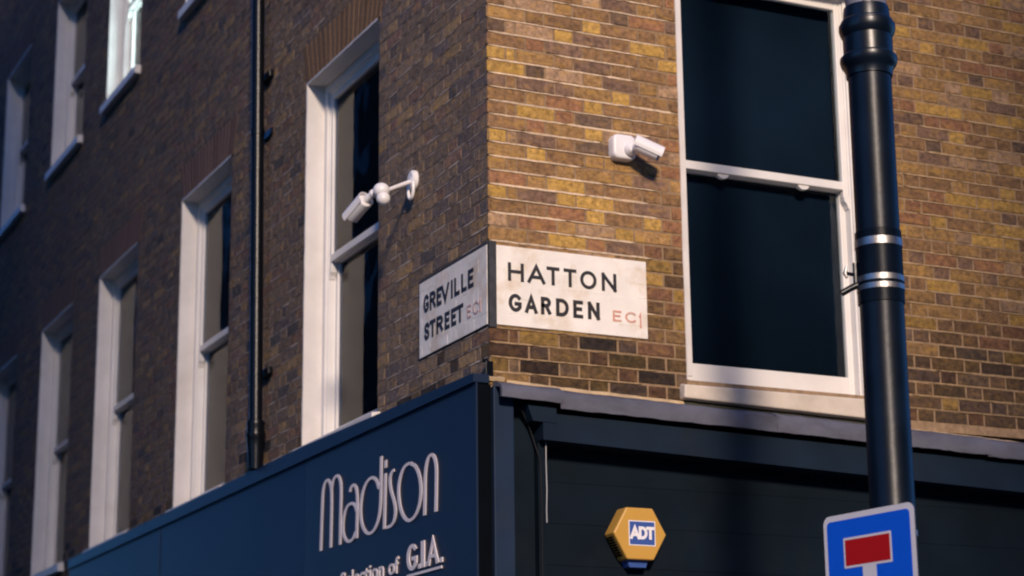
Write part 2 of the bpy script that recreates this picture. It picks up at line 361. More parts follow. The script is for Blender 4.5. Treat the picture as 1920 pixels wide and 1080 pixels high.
def brick_col(P, u, z):
    j = .86 + .28 * rn()
    if P is PR:
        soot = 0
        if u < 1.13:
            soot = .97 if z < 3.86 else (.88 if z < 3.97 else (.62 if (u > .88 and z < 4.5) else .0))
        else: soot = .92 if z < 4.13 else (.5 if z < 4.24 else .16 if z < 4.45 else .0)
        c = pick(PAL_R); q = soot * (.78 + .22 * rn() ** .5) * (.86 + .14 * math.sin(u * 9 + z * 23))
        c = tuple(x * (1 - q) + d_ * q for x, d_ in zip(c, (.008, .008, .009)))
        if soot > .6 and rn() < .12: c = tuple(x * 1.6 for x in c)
        if u > 2.3 and c[0] > .1: c = tuple(x * (.74 - .12 * min(1, (u - 2.3))) for x in c)  # painted lamp falloff: bricks darken towards the far right
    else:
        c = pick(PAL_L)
        c = tuple(x * (1.42 if u < 1.5 else 1.22 if u < 4.2 else 1.05) for x in c)  # light falloff put into the colour: brighter bricks near the corner
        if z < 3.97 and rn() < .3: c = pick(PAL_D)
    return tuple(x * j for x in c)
def bond(u_start, u_end, odd):
    """Flemish bond: alternate headers and stretchers, with a closer at the corner"""
    out = []; u = u_start; H = not odd
    first = True
    while u < u_end:
        L_ = .1025 if H else .215
        if first and not odd: L_ = .1025
        if not first and len(out) == 1 and not odd: L_ = .046; H = not H
        out.append((u + rn() * .002, min(u + L_ - rn() * .002, u_end)))
        u += L_ + .010; H = not H; first = False
    return out
def jit(a): return (rn() - .5) * 2 * a
def add_brick(mb, P, u0, u1, z0, z1, c, wf=None, w0=-.004, ci=.003):
    wf = wf if wf is not None else (.0022 + rn() * .0036 if P is PR else .0012 + rn() * .0018)
    if u1 - u0 < .012 or z1 - z0 < .012: return False
    k = min(ci, .2 * (z1 - z0)); tilt = jit(.0010 if P is PR else .0005); tz = jit(.0010 if P is PR else .0005)
    bk = [(u0, z0), (u1, z0), (u1, z1), (u0, z1)]; md = [(a + jit(.0012), b_ + jit(.0012)) for a, b_ in bk]
    fr = [(u0 + k + abs(jit(.002)), z0 + k + jit(.001)), (u1 - k - abs(jit(.002)), z0 + k + jit(.001)), (u1 - k - abs(jit(.002)), z1 - k + jit(.001)), (u0 + k + abs(jit(.002)), z1 - k + jit(.001))]
    fw_ = [wf - tilt - tz, wf + tilt - tz, wf + tilt + tz, wf - tilt + tz]
    v = [P(a, w0, b_) for a, b_ in bk] + [P(a, wf * .55, b_) for a, b_ in md] + [P(a, ww, b_) for (a, b_), ww in zip(fr, fw_)]
    f_ = [(8, 9, 10, 11)]
    for q in (0, 4):
        f_ += [(q + 0, q + 1, q + 5, q + 4), (q + 1, q + 2, q + 6, q + 5), (q + 2, q + 3, q + 7, q + 6), (q + 3, q + 0, q + 4, q + 7)]
    mb.add(v, f_, c); return True
def lay(P, wall, u_end, z_lo, z_hi, holes, single):
    """all bricks of one wall; those in `single` largest in view become objects"""
    cand = []
    k0 = math.floor((z_lo - Z0) / CO); k1 = math.ceil((z_hi - Z0) / CO)
    for k in range(k0, k1):
        za = Z0 + k * CO + .0065; zb = Z0 + (k + 1) * CO - .0065
        za = max(za, z_lo); zb = min(zb, z_hi)
        if zb - za < .02: continue
        for (a, b_) in bond(-.004, u_end, (k % 2 == 0) == (P is PR)):
            segs = [(a, b_, za, zb)]
            for h in holes:
                ns = []
                for (sa, sb, sza, szb) in segs:
                    if sb <= h[0] or sa >= h[1] or szb <= h[2] or sza >= h[3]: ns.append((sa, sb, sza, szb)); continue
                    if sa < h[0] - .02: ns.append((sa, h[0], sza, szb))
                    if sb > h[1] + .02: ns.append((h[1], sb, sza, szb))
                    m0, m1 = max(sa, h[0]), min(sb, h[1])
                    if sza < h[2] - .02: ns.append((m0, m1, sza, h[2] - .003))
                    if szb > h[3] + .02: ns.append((m0, m1, h[3] + .003, szb))
                segs = ns
            cand += segs
    area = []
    for i, (a, b_, za, zb) in enumerate(cand):
        pa = proj(P(a, 0, za)); pb = proj(P(b_, 0, zb)); cx = (pa[0] + pb[0]) / 2; cy = (pa[1] + pb[1]) / 2
        vis = 0 < cx < 1920 and 0 < cy < 1080 and not (1585 < cx < 1700)
        if P is PR and .02 < (a + b_) / 2 < .9 and 3.96 < (za + zb) / 2 < 4.39: vis = False
        area.append((-(abs(pb[0] - pa[0]) * abs(pb[1] - pa[1])) if vis else 0, i))
    area.sort(); chosen = {i for ar, i in area[:single] if ar < 0}
    mass = MB()
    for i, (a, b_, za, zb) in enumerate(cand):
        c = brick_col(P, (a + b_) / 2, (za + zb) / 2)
        if i in chosen:
            m1 = MB()
            if add_brick(m1, P, a, b_, za, zb, c): m1.obj('brick', 'brick', wall, fix=False)
        else: add_brick(mass, P, a, b_, za, zb, c)
    mass.obj('brickwork', 'brick', wall, kind='stuff', fix=False)
archL = [(a - .03, b_ + .03, z1_, z1_ + ARCH) for (a, b_), z1_ in [(x, LZ[1]) for x in LW] + [(x, UZ[1]) for x in UWN]]
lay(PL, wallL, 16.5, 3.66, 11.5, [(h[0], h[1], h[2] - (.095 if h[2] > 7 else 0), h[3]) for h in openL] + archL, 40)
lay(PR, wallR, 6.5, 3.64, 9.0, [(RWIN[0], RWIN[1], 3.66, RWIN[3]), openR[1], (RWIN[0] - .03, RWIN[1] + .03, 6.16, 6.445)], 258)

# lime pointing that stands a little proud along the bed joints, broken where it has fallen out
def pointing(P, wall, u_end, z_lo, z_hi, holes, dens, col, th):
    mb = MB()
    for k in range(math.ceil((z_lo - Z0) / CO), math.floor((z_hi - Z0) / CO) + 1):
        z = Z0 + k * CO; u = 0.0
        while u < u_end:
            L_ = (.05 + rn() * .22) if P is PL else (.18 + rn() * .45)
            dd = dens * (.45 + 1.0 * (math.sin(k * 2.3 + u * 1.1) * .5 + .5)) if (P is PL or u > 2) else dens
            if z < 4.1 and P is PR: dd = .95
            if rn() < dd and not any(h[0] - .005 < u + L_ and u < h[1] + .005 and h[2] - .012 < z < h[3] + .012 for h in holes):
                n = max(2, int(L_ / .035)); br = (.7 + .5 * rn()) if P is PL else (.80 + .28 * rn()); c = tuple(x * br for x in col(u, z)); vs = []; t0 = th * (.55 + .6 * rn()); ww = (.0035 + rn() * .004) if P is PR else (.0020 + rn() * .0022)
                for i in range(n + 1):
                    uu = u + L_ * i / n; e = t0 * (.15 if i in (0, n) else 1) ; dz = jit(.0012)
                    vs += [P(uu, -.002, z - e + dz), P(uu, ww, z - e * .8 + dz), P(uu, ww * .8, z + e * .8 + dz), P(uu, -.002, z + e + dz)]
                fs = []
                for i in range(n):
                    for q in range(3): fs.append((i * 4 + q, i * 4 + 4 + q, i * 4 + 5 + q, i * 4 + 1 + q))
                mb.add(vs, fs, c)
            u += L_ + (rn() * .01 if P is PL else -.004)
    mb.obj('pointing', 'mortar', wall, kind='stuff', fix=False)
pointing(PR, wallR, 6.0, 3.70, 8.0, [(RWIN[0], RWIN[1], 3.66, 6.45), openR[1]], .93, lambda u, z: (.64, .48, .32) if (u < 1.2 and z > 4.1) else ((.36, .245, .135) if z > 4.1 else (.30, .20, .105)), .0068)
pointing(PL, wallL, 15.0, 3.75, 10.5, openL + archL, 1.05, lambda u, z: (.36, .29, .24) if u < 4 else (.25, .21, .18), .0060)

# flat arches of rubbed red bricks over the windows, splayed soldiers
def flat_arch(P, a, b_, z, col):
    mb = MB(); n = int((b_ - a + .06) / .075); cu = (a + b_) / 2
    for i in range(n):
        f0 = -1 + 2 * i / n; f1 = -1 + 2 * (i + 1) / n; hw = (b_ - a) / 2 + .02
        lo0 = cu + hw * f0 + .003; lo1 = cu + hw * f1 - .003; hi0 = cu + (hw + .09) * f0 + .003; hi1 = cu + (hw + .09) * f1 - .003
        wf = .004 + rn() * .0012; q = [(lo0, z + .002), (lo1, z + .002), (hi1, z + ARCH - .008), (hi0, z + ARCH - .008)]
        j = .85 + .3 * rn(); c = tuple(x * j for x in col)
        ins = [(lo0 + .003, z + .004), (lo1 - .003, z + .004), (hi1 - .003, z + ARCH - .012), (hi0 + .003, z + ARCH - .012)]
        mb.hexa([P(x, -.004, y) for x, y in q] + [P(x, wf, y) for x, y in ins], c)
    mb.obj('flat_arch', 'red_brick', bld)
for i, (a, b_) in enumerate(LW): flat_arch(PL, a, b_, LZ[1], (.165, .100, .056) if i == 0 else (.128, .080, .062))
for a, b_ in UWN: flat_arch(PL, a, b_, UZ[1], (.128, .080, .062))
flat_arch(PR, RWIN[0], RWIN[1], RWIN[3], (.24, .10, .05))

# ---- sash windows: window > reveal, frame, sash, pane, curtain, sill, room
def window(P, u0, u1, z0, z1, zm, r=.11, lin=.05, curtain_or_backing=None, lit=False, sill=True, room=1.3, br=.08, label=None, edge=False, lifts=False):
    e = .012
    root = MB()                                                        # outer lining boards of the box frame
    for (a, b_) in ((u0 + e, u0 + e + lin), (u1 - e - lin, u1 - e)):
        root.box(P, a, b_, -r - .10, -r, z0, z1 - e)
    root.box(P, u0 + e + lin, u1 - e - lin, -r - .10, -r - .001, z1 - e - lin, z1 - e)
    ia, ib, it = u0 + e + lin, u1 - e - lin, z1 - e - lin
    for (a, b_) in ((ia, ia + .012), (ib - .012, ib)): root.box(P, a, b_, -r - .09, -r - .014, z0 + .002, it)
    root.box(P, ia + .012, ib - .012, -r - .09, -r - .015, it - .012, it)
    win = root.obj('window', 'window_white', bld, label=label, bevel=.002)
    # reveal, painted plaster with an uneven arris
    mb = MB(); n = 26
    for side in (0, 1):
        uo = u0 if side == 0 else u1; sg = 1 if side == 0 else -1; vs = []
        for i in range(n + 1):
            z = z0 + (z1 - z0) * i / n; j = jit(.0022)
            vs += [P(uo + sg * .0, -r - .02, z), P(uo - sg * (.002 + abs(j)) * (side or edge), (.0105 + jit(.001)) if side or edge else -.003, z), P(uo + sg * (e * .8 + j), (.009 + jit(.001)) if side or edge else -.004, z), P(uo + sg * e, -r - .02, z)]
        fs = []
        for i in range(n):
            for q in range(4): fs.append((i * 4 + q, i * 4 + 4 + q, i * 4 + 4 + (q + 1) % 4, i * 4 + (q + 1) % 4))
        mb.add(vs, fs + [(0, 1, 2, 3), (4 * n, 4 * n + 3, 4 * n + 2, 4 * n + 1)], smooth=False)
    if edge: mb.box(P, u0 + .0005, u0 + .030, -.003, .013, z0 + .02, z1 + .1)
    n = 16; vs = []
    for i in range(n + 1):
        u = u0 + e + (u1 - u0 - 2 * e) * i / n; j = jit(.0022)
        vs += [P(u, -r - .02, z1), P(u, .0105, z1 + .002 + abs(j)), P(u, .009, z1 - e * .8 + j), P(u, -r - .02, z1 - e)]
    fs = []
    for i in range(n):
        for q in range(4): fs.append((i * 4 + q, i * 4 + 4 + q, i * 4 + 4 + (q + 1) % 4, i * 4 + (q + 1) % 4))
    mb.add(vs, fs); mb.obj('reveal', 'white', win)
    # sashes
    st = .045
    a, b_ = ia + .002, ib - .002
    up = MB(); wo, wi = -r - .022, -r - .060
    up.box(P, a, a + st, wi, wo, zm - .065, it - .003); up.box(P, b_ - st, b_, wi, wo, zm - .065, it - .003)
    up.box(P, a + st, b_ - st, wi, wo - .001, it - .055, it - .003); up.box(P, a + st, b_ - st, wi, wo + .004, zm - .022, zm + .026)
    up.obj('sash', 'window_white', win, bevel=.004)
    for uu, s_ in ((a, 1), (b_, -1)):                                  # curved horns below the meeting rail
        h_ = MB(); q = [(uu, zm - .064), (uu + s_ * st, zm - .064), (uu + s_ * st * .92, zm - .085), (uu + s_ * st * .55, zm - .105), (uu + s_ * st * .35, zm - .128), (uu, zm - .135)]
        h_.prism(P, q, wi + .002, wo + .003); h_.obj('horn', 'window_white', win, bevel=.003)
    lo = MB(); wo2, wi2 = -r - .064, -r - .100
    lo.box(P, a, a + st, wi2, wo2, z0 + .006, zm + .018); lo.box(P, b_ - st, b_, wi2, wo2, z0 + .006, zm + .018)
    lo.box(P, a + st, b_ - st, wi2, wo2 - .001, z0 + .006, z0 + br + .03); lo.box(P, a + st, b_ - st, wi2, wo2 - .001, zm - .024, zm + .018)
    lo.obj('sash', 'window_white', win, bevel=.004)
    pn = MB(); pn.box(P, a + st - .004, b_ - st + .004, -r - .043, -r - .039, zm + .022, it - .052); pn.obj('pane', 'glass', win)
    pn = MB(); pn.box(P, a + st - .004, b_ - st + .004, -r - .084, -r - .080, z0 + br + .026, zm - .020); pn.obj('pane', 'glass', win)
    if lifts:
        for f_ in (.27, .73):
            uu = a + (b_ - a) * f_; q = [(uu + .036 * math.cos(math.radians(t_)), zm - .024 - .024 * math.sin(math.radians(t_))) for t_ in range(0, 181, 20)]
            l_ = MB(); l_.prism(P, q, wo - .03, wo - .004); l_.obj('sash_lift', 'window_white', win, bevel=.002)
    if sill:
        s_ = MB(); zt = z0 - .001; h = .088
        s_.hexa([P(u0 - .05, -.10, zt - h), P(u1 + .05, -.10, zt - h), P(u1 + .05, -.10, zt + .004), P(u0 - .05, -.10, zt + .004),
                 P(u0 - .05, .055, zt - h), P(u1 + .05, .055, zt - h), P(u1 + .05, .055, zt - .016), P(u0 - .05, .055, zt - .016)])
        s_.obj('sill', 'white' if P is PL else 'sill', win, bevel=.006)
    for (mat_, f0, f1, za, zb, ww) in (curtain_or_backing or []):
        c_ = MB(); n = 48; ua = u1 - (u1 - u0) * f0; ub = u1 - (u1 - u0) * f1; zt = z1 + .02; zl = z0 - .02; vs = []
        ph = rn() * 6
        for i in range(n + 1):
            u = ua + (ub - ua) * i / n; am = .08 if mat_ == 'dark_blind' else .32; wv = ww + am * (.012 * math.sin(ph + u * 55) + .006 * math.sin(u * 131))
            vs += [P(u, wv, zl), P(u + .004 * math.sin(u * 40), wv, zt)]
        c_.add(vs, [(2 * i, 2 * i + 2, 2 * i + 3, 2 * i + 1) for i in range(n)], smooth=True); c_.obj('curtain', mat_, win, solid=.002)  # curtains, plus the added dark sheet and the blue reflection strips
    if lit:
        l_ = MB(); l_.box(P, u0 - .05, u1 + .05, -.275, -.262, z0 - .05, z1 + .05); l_.obj('blind', 'lit', win)
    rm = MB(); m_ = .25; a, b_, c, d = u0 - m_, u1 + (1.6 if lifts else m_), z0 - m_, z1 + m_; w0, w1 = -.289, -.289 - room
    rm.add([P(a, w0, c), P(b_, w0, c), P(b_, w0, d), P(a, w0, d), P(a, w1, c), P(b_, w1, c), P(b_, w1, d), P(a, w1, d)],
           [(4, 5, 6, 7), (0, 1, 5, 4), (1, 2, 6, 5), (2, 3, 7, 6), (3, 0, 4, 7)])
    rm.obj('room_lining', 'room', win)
    return win
cur = [
 [('curtain', .058, .30, 0, 0, -.2235)],
 [('curtain', .058, .50, 0, 0, -.2235), ('curtain_blue', .45, .62, 0, 0, -.231)],
 [('curtain', .058, .36, 0, 0, -.2235), ('curtain_blue', .33, .52, 0, 0, -.230), ('curtain', .5, .9, 0, 0, -.231)],
 [('curtain', .058, .45, 0, 0, -.2235), ('curtain_blue', .42, .55, 0, 0, -.230), ('curtain', .55, .8, 0, 0, -.231)], [('curtain_blue', .058, .3, 0, 0, -.2235), ('curtain', .3, .7, 0, 0, -.26)], None]
for (a, b_), c in zip(LW, cur): window(PL, a, b_, LZ[0], LZ[1], 4.985, curtain_or_backing=c)
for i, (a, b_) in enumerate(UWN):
    window(PL, a, b_, UZ[0], UZ[1], 8.66, lit=(i == 2), curtain_or_backing=[('curtain', .058, .8, 0, 0, -.2235)] if i > 2 else None,
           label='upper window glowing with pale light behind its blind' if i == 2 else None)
window(PR, RWIN[0], RWIN[1], RWIN[2], RWIN[3], 5.000, lin=.030, r=.105, sill=False, room=.75, br=.105, edge=True, lifts=True, curtain_or_backing=[('dark_blind', .045, .955, 0, 0, -.2235)], label='large dark sash window on the lit brick face beside the column')
window(PR, 4.6, 5.8, 3.775, 6.16, 5.0, room=.75)
# sloping painted sill of the large window, thicker towards the right end
s_ = MB(); s_.hexa([PR(1.08, -.11, 3.66), PR(2.43, -.11, 3.64), PR(2.43, -.11, 3.778), PR(1.08, -.11, 3.778),
                    PR(1.078, .055, 3.668), PR(2.43, .055, 3.632), PR(2.43, .055, 3.745), PR(1.082, .055, 3.738)])
bpy.context.view_layer.update()
rw = [o for o in bpy.data.objects if o.name.startswith('window') and 'label' in o and 'large dark' in o['label']][0]
s_.obj('sill', 'sill', rw, bevel=.008)

# ---- cement fillet, soot strip and lead flashing over the shopfront
def strip(P, u0, u1, zf, prof, name, mat, parent, amp=.003, step=.05, smooth=True, label=None):
    mb = MB(); n = max(2, int((u1 - u0) / step)); k = len(prof); vs = []
    lows = [0.0] * k
    for i in range(n + 1):
        u = u0 + (u1 - u0) * i / n; zz = zf(u)
        for q, (w_, dz) in enumerate(prof):
            lows[q] = lows[q] * .6 + jit(amp); vs.append(P(u, w_ + (lows[q] if w_ > .004 else 0), zz + dz + lows[q]))
    fs = []
    for i in range(n):
        for q in range(k): fs.append((i * k + q, i * k + k + q, i * k + k + (q + 1) % k, i * k + (q + 1) % k))
    mb.add(vs, fs, smooth=smooth); mb.add([vs[q] for q in range(k)], [tuple(range(k))]); mb.add([vs[n * k + q] for q in range(k)], [tuple(range(k))])
    return mb.obj(name, mat, parent, label=label, sharp=50)
FZ = lambda u: 3.690 - .031 * u
strip(PR, .085, 1.095, FZ, [(-.004, -.034), (.016, -.030), (.020, -.012), (.010, 0), (-.004, .004)], 'cement_fillet', 'fillet', bld, .0022)
strip(PR, 2.435, 6.9, FZ, [(-.004, -.034), (.016, -.030), (.020, -.012), (.010, 0), (-.004, .004)], 'cement_fillet', 'fillet', bld, .0022)
strip(PR, -.012, .070, lambda u: 3.700, [(-.004, -.02), (.020, -.018), (.024, -.004), (.010, .006), (-.004, .008)], 'cement_fillet', 'fillet', bld, .003, .02)
strip(PR, 1.097, 2.433, lambda u: 3.678 - .03 * u + .02, [(-.004, -.06), (.012, -.055), (.016, -.02), (.006, 0), (-.004, .002)], 'soot_strip', 'moss', bld, .003)
LT = lambda u: 3.628 - .027 * (u - .5)
def lead(u0, u1, lift=0.0, drop=.083):
    strip(PR, u0, u1, lambda u: LT(u) + lift, [(-.003, .035), (.05, .022), (.094, .004), (.104, -.006), (.106 + lift, -drop * .6), (.103 + lift, -drop), (.093, -drop), (.090, -.012), (-.003, .012)], 'lead_sheet', 'lead', bld, .0022, .035)
lead(.012, .355, .006, .062); lead(.34, 1.62, .0); lead(1.60, 2.98, .004, .086); lead(2.96, 4.3, .0, .088); lead(4.28, 6.6, .003)

# ------------------------------------------------------------------ painted street signs
def sign_panel(P, parent, u0, u1, z0, z1, mat):
    mb = MB(); mb.box(P, u0, u1, .001, .0111, z0, z1)
    rows = []; k0 = math.floor((z0 - Z0) / CO)
    for k in range(k0, k0 + 9):
        za = max(z0, Z0 + k * CO + .0012); zb = min(z1, Z0 + (k + 1) * CO - .0012)
        if zb - za < .008: continue
        for (a, b_) in bond(-.004, u1 + .3, (k % 2 == 0) == (P is PR)):
            a = max(a - .0042, u0); b_ = min(b_ + .0042, u1)
            if b_ - a > .012:
                add_brick(mb, P, a, b_, za, zb, None, wf=.0114 + rn() * .0003, w0=.002, ci=.0012)
    return mb.obj('panel', mat, parent)
hs = thing('street_sign', 'white painted HATTON GARDEN EC1 street name sign on the brightly lit brick face', 'street sign')
mb = MB(); mb.box(PR, -.006, .034, -.001, .0135, 3.955, 4.400); mb.obj('border', 'band_black', hs)
sign_panel(PR, hs, .030, .895, 3.970, 4.382, 'painted_brick')
sp = lambda a, x0, x1, v0, v1: v0 + (a - x0) / (x1 - x0) * (v1 - v0)
def word(P, parent, chars, x0, x1, v0, v1, z0, z1, s, mat, w0=.0117, w1=.0136, dz=None):
    for i, (ch, a, b_) in enumerate(chars):
        m_ = MB(); letter(m_, P, ch, sp(a, x0, x1, v0, v1), sp(b_, x0, x1, v0, v1), z0 + (dz[i] if dz else 0), z1, s, w0, w1)
        m_.obj('letter', mat, parent)
word(PR, hs, [('H', 135, 328), ('A', 372, 588), ('T', 605, 765), ('T', 815, 975), ('O', 1020, 1225), ('N', 1290, 1475)], 135, 1475, .098, .717, 4.201, 4.298, .0178, 'letter_black')
word(PR, hs, [('G', 135, 298), ('A', 335, 490), ('R', 532, 662), ('D', 720, 880), ('E', 935, 1060), ('N', 1120, 1270)], 135, 1270, .100, .616, 4.043, 4.136, .0195, 'letter_black')
word(PR, hs, [('E', 1445, 1545), ('C', 1590, 1720), ('1', 1745, 1790)], 1445, 1790, .692, .864, 4.046, 4.104, .0105, 'letter_red', dz=(0, 0, -.022))
gs = thing('street_sign', 'pale GREVILLE STREET EC1 street name sign on the shaded brick face left of the corner', 'street sign')
mb = MB(); mb.box(PL, .003, .893, .0005, .0085, 3.968, 4.402); mb.obj('border', 'band_black', gs)
sign_panel(PL, gs, .004, .878, 3.970, 4.382, 'painted_brick')
word(PL, gs, [('G', 62, 140), ('R', 152, 235), ('E', 248, 315), ('V', 312, 418), ('I', 440, 470), ('L', 488, 560), ('L', 580, 650), ('E', 668, 740)], 62, 740, .818, .163, 4.203, 4.302, .0215, 'letter_black')
word(PL, gs, [('S', 60, 130), ('T', 134, 215), ('R', 230, 320), ('E', 342, 408), ('E', 428, 495), ('T', 498, 588)], 60, 588, .806, .293, 4.052, 4.146, .0215, 'letter_black')
word(PL, gs, [('E', 645, 705), ('C', 732, 815), ('1', 818, 850)], 645, 850, .246, .072, 4.050, 4.118, .0105, 'letter_pale_red')

# ------------------------------------------------------------------ shop sign along the side street
F = .085
ss = thing('shop_sign', 'long navy shop fascia sign with thin raised Madison lettering above the side street', 'shop sign')
mb = MB(); mb.box(PL, -.014, 2.448, F - .010, F, 2.30, 3.664); mb.obj('board', 'fascia', ss)
mb = MB(); mb.box(PL, 2.452, 8.40, F - .010, F, 2.30, 3.664); mb.obj('board', 'fascia_gloss', ss)
mb = MB(); mb.box(PL, -.012, 8.39, .003, F - .012, 2.30, 3.66); mb.obj('side_tray', 'fascia_dark', ss)
mb = MB(); mb.prism(PL, [(-.016, 3.665), (8.41, 3.665), (8.41, 3.742), (2.46, 3.752), (-.016, 3.709)], .0125, F + .014); mb.obj('capping', 'fascia', ss, bevel=.003)
for us_ in (5.6,):
    mb = MB(); mb.box(PL, us_, us_ + .012, F - .001, F + .003, 2.30, 3.663); mb.obj('joint_strip', 'fascia', ss)
MAD = {
'm':[[(2.1707,3.0894),(2.1596,3.2687),(2.1494,3.4058),(2.1265,3.4633),(2.0876,3.487),(2.0478,3.4794),(2.0123,3.4423),(2.0007,3.3848),(2.0013,3.248),(2.006,3.0888)],
 [(2.0067,3.42),(1.9789,3.4675),(1.9334,3.4881),(1.8922,3.4836),(1.8577,3.4495),(1.8462,3.3798),(1.8515,3.2284),(1.8547,3.0875)]],
'a':[[(1.7043,3.3663),(1.6862,3.3888),(1.6493,3.3968),(1.6143,3.3817),(1.5928,3.3436),(1.5868,3.2764),(1.5915,3.1778),(1.5942,3.0916)],
 [(1.5952,3.2444),(1.6212,3.2786),(1.6678,3.2958),(1.7306,3.2928),(1.7814,3.2611),(1.8082,3.2059),(1.8069,3.1554),(1.7728,3.1127),(1.7138,3.0889),(1.6516,3.0962),(1.6065,3.1302)]],
'd':[[(1.2618,3.3206),(1.293,3.3657),(1.3373,3.3903),(1.3861,3.396),(1.4484,3.3805),(1.5017,3.3388),(1.5321,3.2771),(1.5355,3.2198),(1.5117,3.1592),(1.4614,3.1135),(1.3987,3.0943),(1.3328,3.1038),(1.2767,3.1449),(1.2471,3.1974),(1.2349,3.2601),(1.2339,3.3489),(1.2293,3.4927)]],
'i':[[(1.164,3.462),(1.1675,3.420)],[(1.1697,3.3894),(1.1762,3.2198),(1.1833,3.0913)]],
's':[[(1.04,3.3889),(1.0737,3.3828),(1.0989,3.361),(1.1028,3.3295),(1.0854,3.283),(1.0512,3.2344),(1.0278,3.1915),(1.0253,3.1516),(1.0459,3.1148),(1.0878,3.0965),(1.1513,3.0952)]],
'o':[[(.8127,3.3885),(.748,3.3628),(.7,3.3127),(.6762,3.2511),(.6801,3.19),(.7078,3.1399),(.7595,3.1022),(.8278,3.091),(.8888,3.1099),(.9424,3.1562),(.9717,3.2153),(.9805,3.2798),(.956,3.3395),(.9066,3.3795),(.8534,3.3917),(.8127,3.3885)]],
'n':[[(.6271,3.0907),(.6231,3.1743),(.6191,3.2812),(.6053,3.3407),(.5778,3.3788),(.5389,3.3903),(.5041,3.3771),(.4812,3.3444),(.4718,3.2972),(.4742,3.1988),(.4804,3.09)]]}
for ch, strokes in MAD.items():
    mb = MB()
    for i, st in enumerate(strokes):
        ribbon(mb, PL, crom(st, 5), 0, F + .0015, F + .0045 + i * .0003, closed=(ch == 'o'), pen=(.0178, .0082))
    mb.obj('letter', 'sign_letter', ss)
def text_mesh(body, ul, ur, z0, z1, bold, name):
    """ul is where the word starts as read, z0 its baseline"""
    cu = bpy.data.curves.new('lettering', 'FONT'); cu.body = body; cu.size = 1; cu.offset = bold; cu.resolution_u = 4
    o = bpy.data.objects.new('lettering', cu); S.collection.objects.link(o); bpy.context.view_layer.update()
    me = o.to_mesh(); vs = [v.co.copy() for v in me.vertices]; fs = [tuple(p.vertices) for p in me.polygons]; o.to_mesh_clear()
    bpy.data.objects.remove(o); bpy.data.curves.remove(cu)
    x0 = min(v.x for v in vs); x1 = max(v.x for v in vs); y1 = max(v.y for v in vs); y0 = 0 if body != 'of' else 0
    y0 = 0.0
    return vs, fs, x0, x1, y0, y1
def lay_text(P, parent, body, ul, ur, z0, z1, wf, bold, mat, th=.005):
    vs, fs, x0, x1, y0, y1 = text_mesh(body, ul, ur, z0, z1, bold, body)
    q = [(ul + (v.x - x0) / (x1 - x0) * (ur - ul), z0 + (v.y - y0) / (y1 - y0) * (z1 - z0)) for v in vs]
    bm = bmesh.new(); bv = [bm.verts.new(P(u, wf, z)) for u, z in q]
    for f_ in fs:
        try: bm.faces.new([bv[i] for i in f_])
        except ValueError: pass
    r_ = bmesh.ops.extrude_face_region(bm, geom=bm.faces[:]); dv = Vector(P(0, th, 0)) - Vector(P(0, 0, 0))
    bmesh.ops.translate(bm, verts=[g_ for g_ in r_['geom'] if isinstance(g_, bmesh.types.BMVert)], vec=dv)
    bmesh.ops.recalc_face_normals(bm, faces=bm.faces)
    me = bpy.data.meshes.new('lettering'); bm.to_mesh(me); bm.free(); me.materials.append(MT[mat])
    o = bpy.data.objects.new('lettering', me); S.collection.objects.link(o); o.parent = parent; return o
lay_text(PL, ss, 'Selection', 1.835, 1.185, 2.836, 2.925, F + .0015, .012, 'sign_letter')
lay_text(PL, ss, 'of', 1.118, .972, 2.836, 2.922, F + .0015, .012, 'sign_letter')
for ch, a, b_ in (('G', .862, .718), ('.', .708, .676), ('I', .668, .622), ('.', .612, .580), ('A', .590, .440), ('.', .425, .390)):
    mb = MB()
    if ch == '.': mb.box(PL, b_, a, F + .0015, F + .0065, 2.826, 2.850)
    elif ch == 'I': mb.box(PL, b_, a, F + .0015, F + .0068, 2.826, 2.962)
    else:
        g_ = GL[ch]
        for i, st in enumerate(g_): ribbon(mb, PL, [(a - .019 - x * (a - b_ - .038), 2.835 + y * .118) for x, y in st], 0, F + .0015, F + .0065 + i * .0003, pen=(.0185, .0095), cap=.9)
    mb.obj('letter', 'sign_letter', ss)
mb = MB(); mb.box(PL, .402, .862, F + .0015, F + .0066, 2.796, 2.809); mb.obj('underline', 'sign_letter', ss)

# ------------------------------------------------------------------ shopfront below the flashing
sf = thing('shopfront', 'dark navy wooden shopfront with closed boarded shutter under the lead flashing', 'shopfront')
mb = MB(); mb.box(PR, .004, .113, -.05, .032, 0, 3.652); mb.obj('pilaster', 'shop_navy', sf, bevel=.004)
mb = MB(); mb.box(PR, .116, .262, -.10, -.055, 0, 3.60); mb.obj('side_panel', 'shop_dark', sf)
mb = MB(); mb.box(PR, .264, .300, -.10, -.010, 0, 3.40); mb.obj('shutter_guide', 'shop_dark', sf, bevel=.003)
mb = MB(); mb.prism(PR, [(.117, 3.600), (6.9, 3.42), (6.9, 3.455), (.117, 3.634)], -.16, .088); mb.obj('cornice_board', 'shop_dark', sf)
mb = MB(); mb.prism(PR, [(.262, 3.395), (6.9, 3.17), (6.9, 3.36), (.262, 3.530)], -.10, .056); mb.obj('header_rail', 'header_navy', sf, bevel=.004)
mb = MB(); mb.prism(PR, [(.205, 3.485), (.335, 3.480), (.335, 3.560), (.175, 3.566)], -.05, .060); mb.obj('corner_block', 'header_navy', sf, bevel=.004)
mb = MB(); mb.box(PR, .30, 6.9, -.16, -.125, 0, 3.44); mb.obj('backing', 'shop_dark', sf)
zz = 3.42
while zz > 1.2:
    mb = MB(); mb.box(PR, .302, 6.9, -.124, -.104 + .0006 * jit(1), zz - .2073, zz); mb.obj('board', 'shop_dark', sf, bevel=.0012); zz -= .208
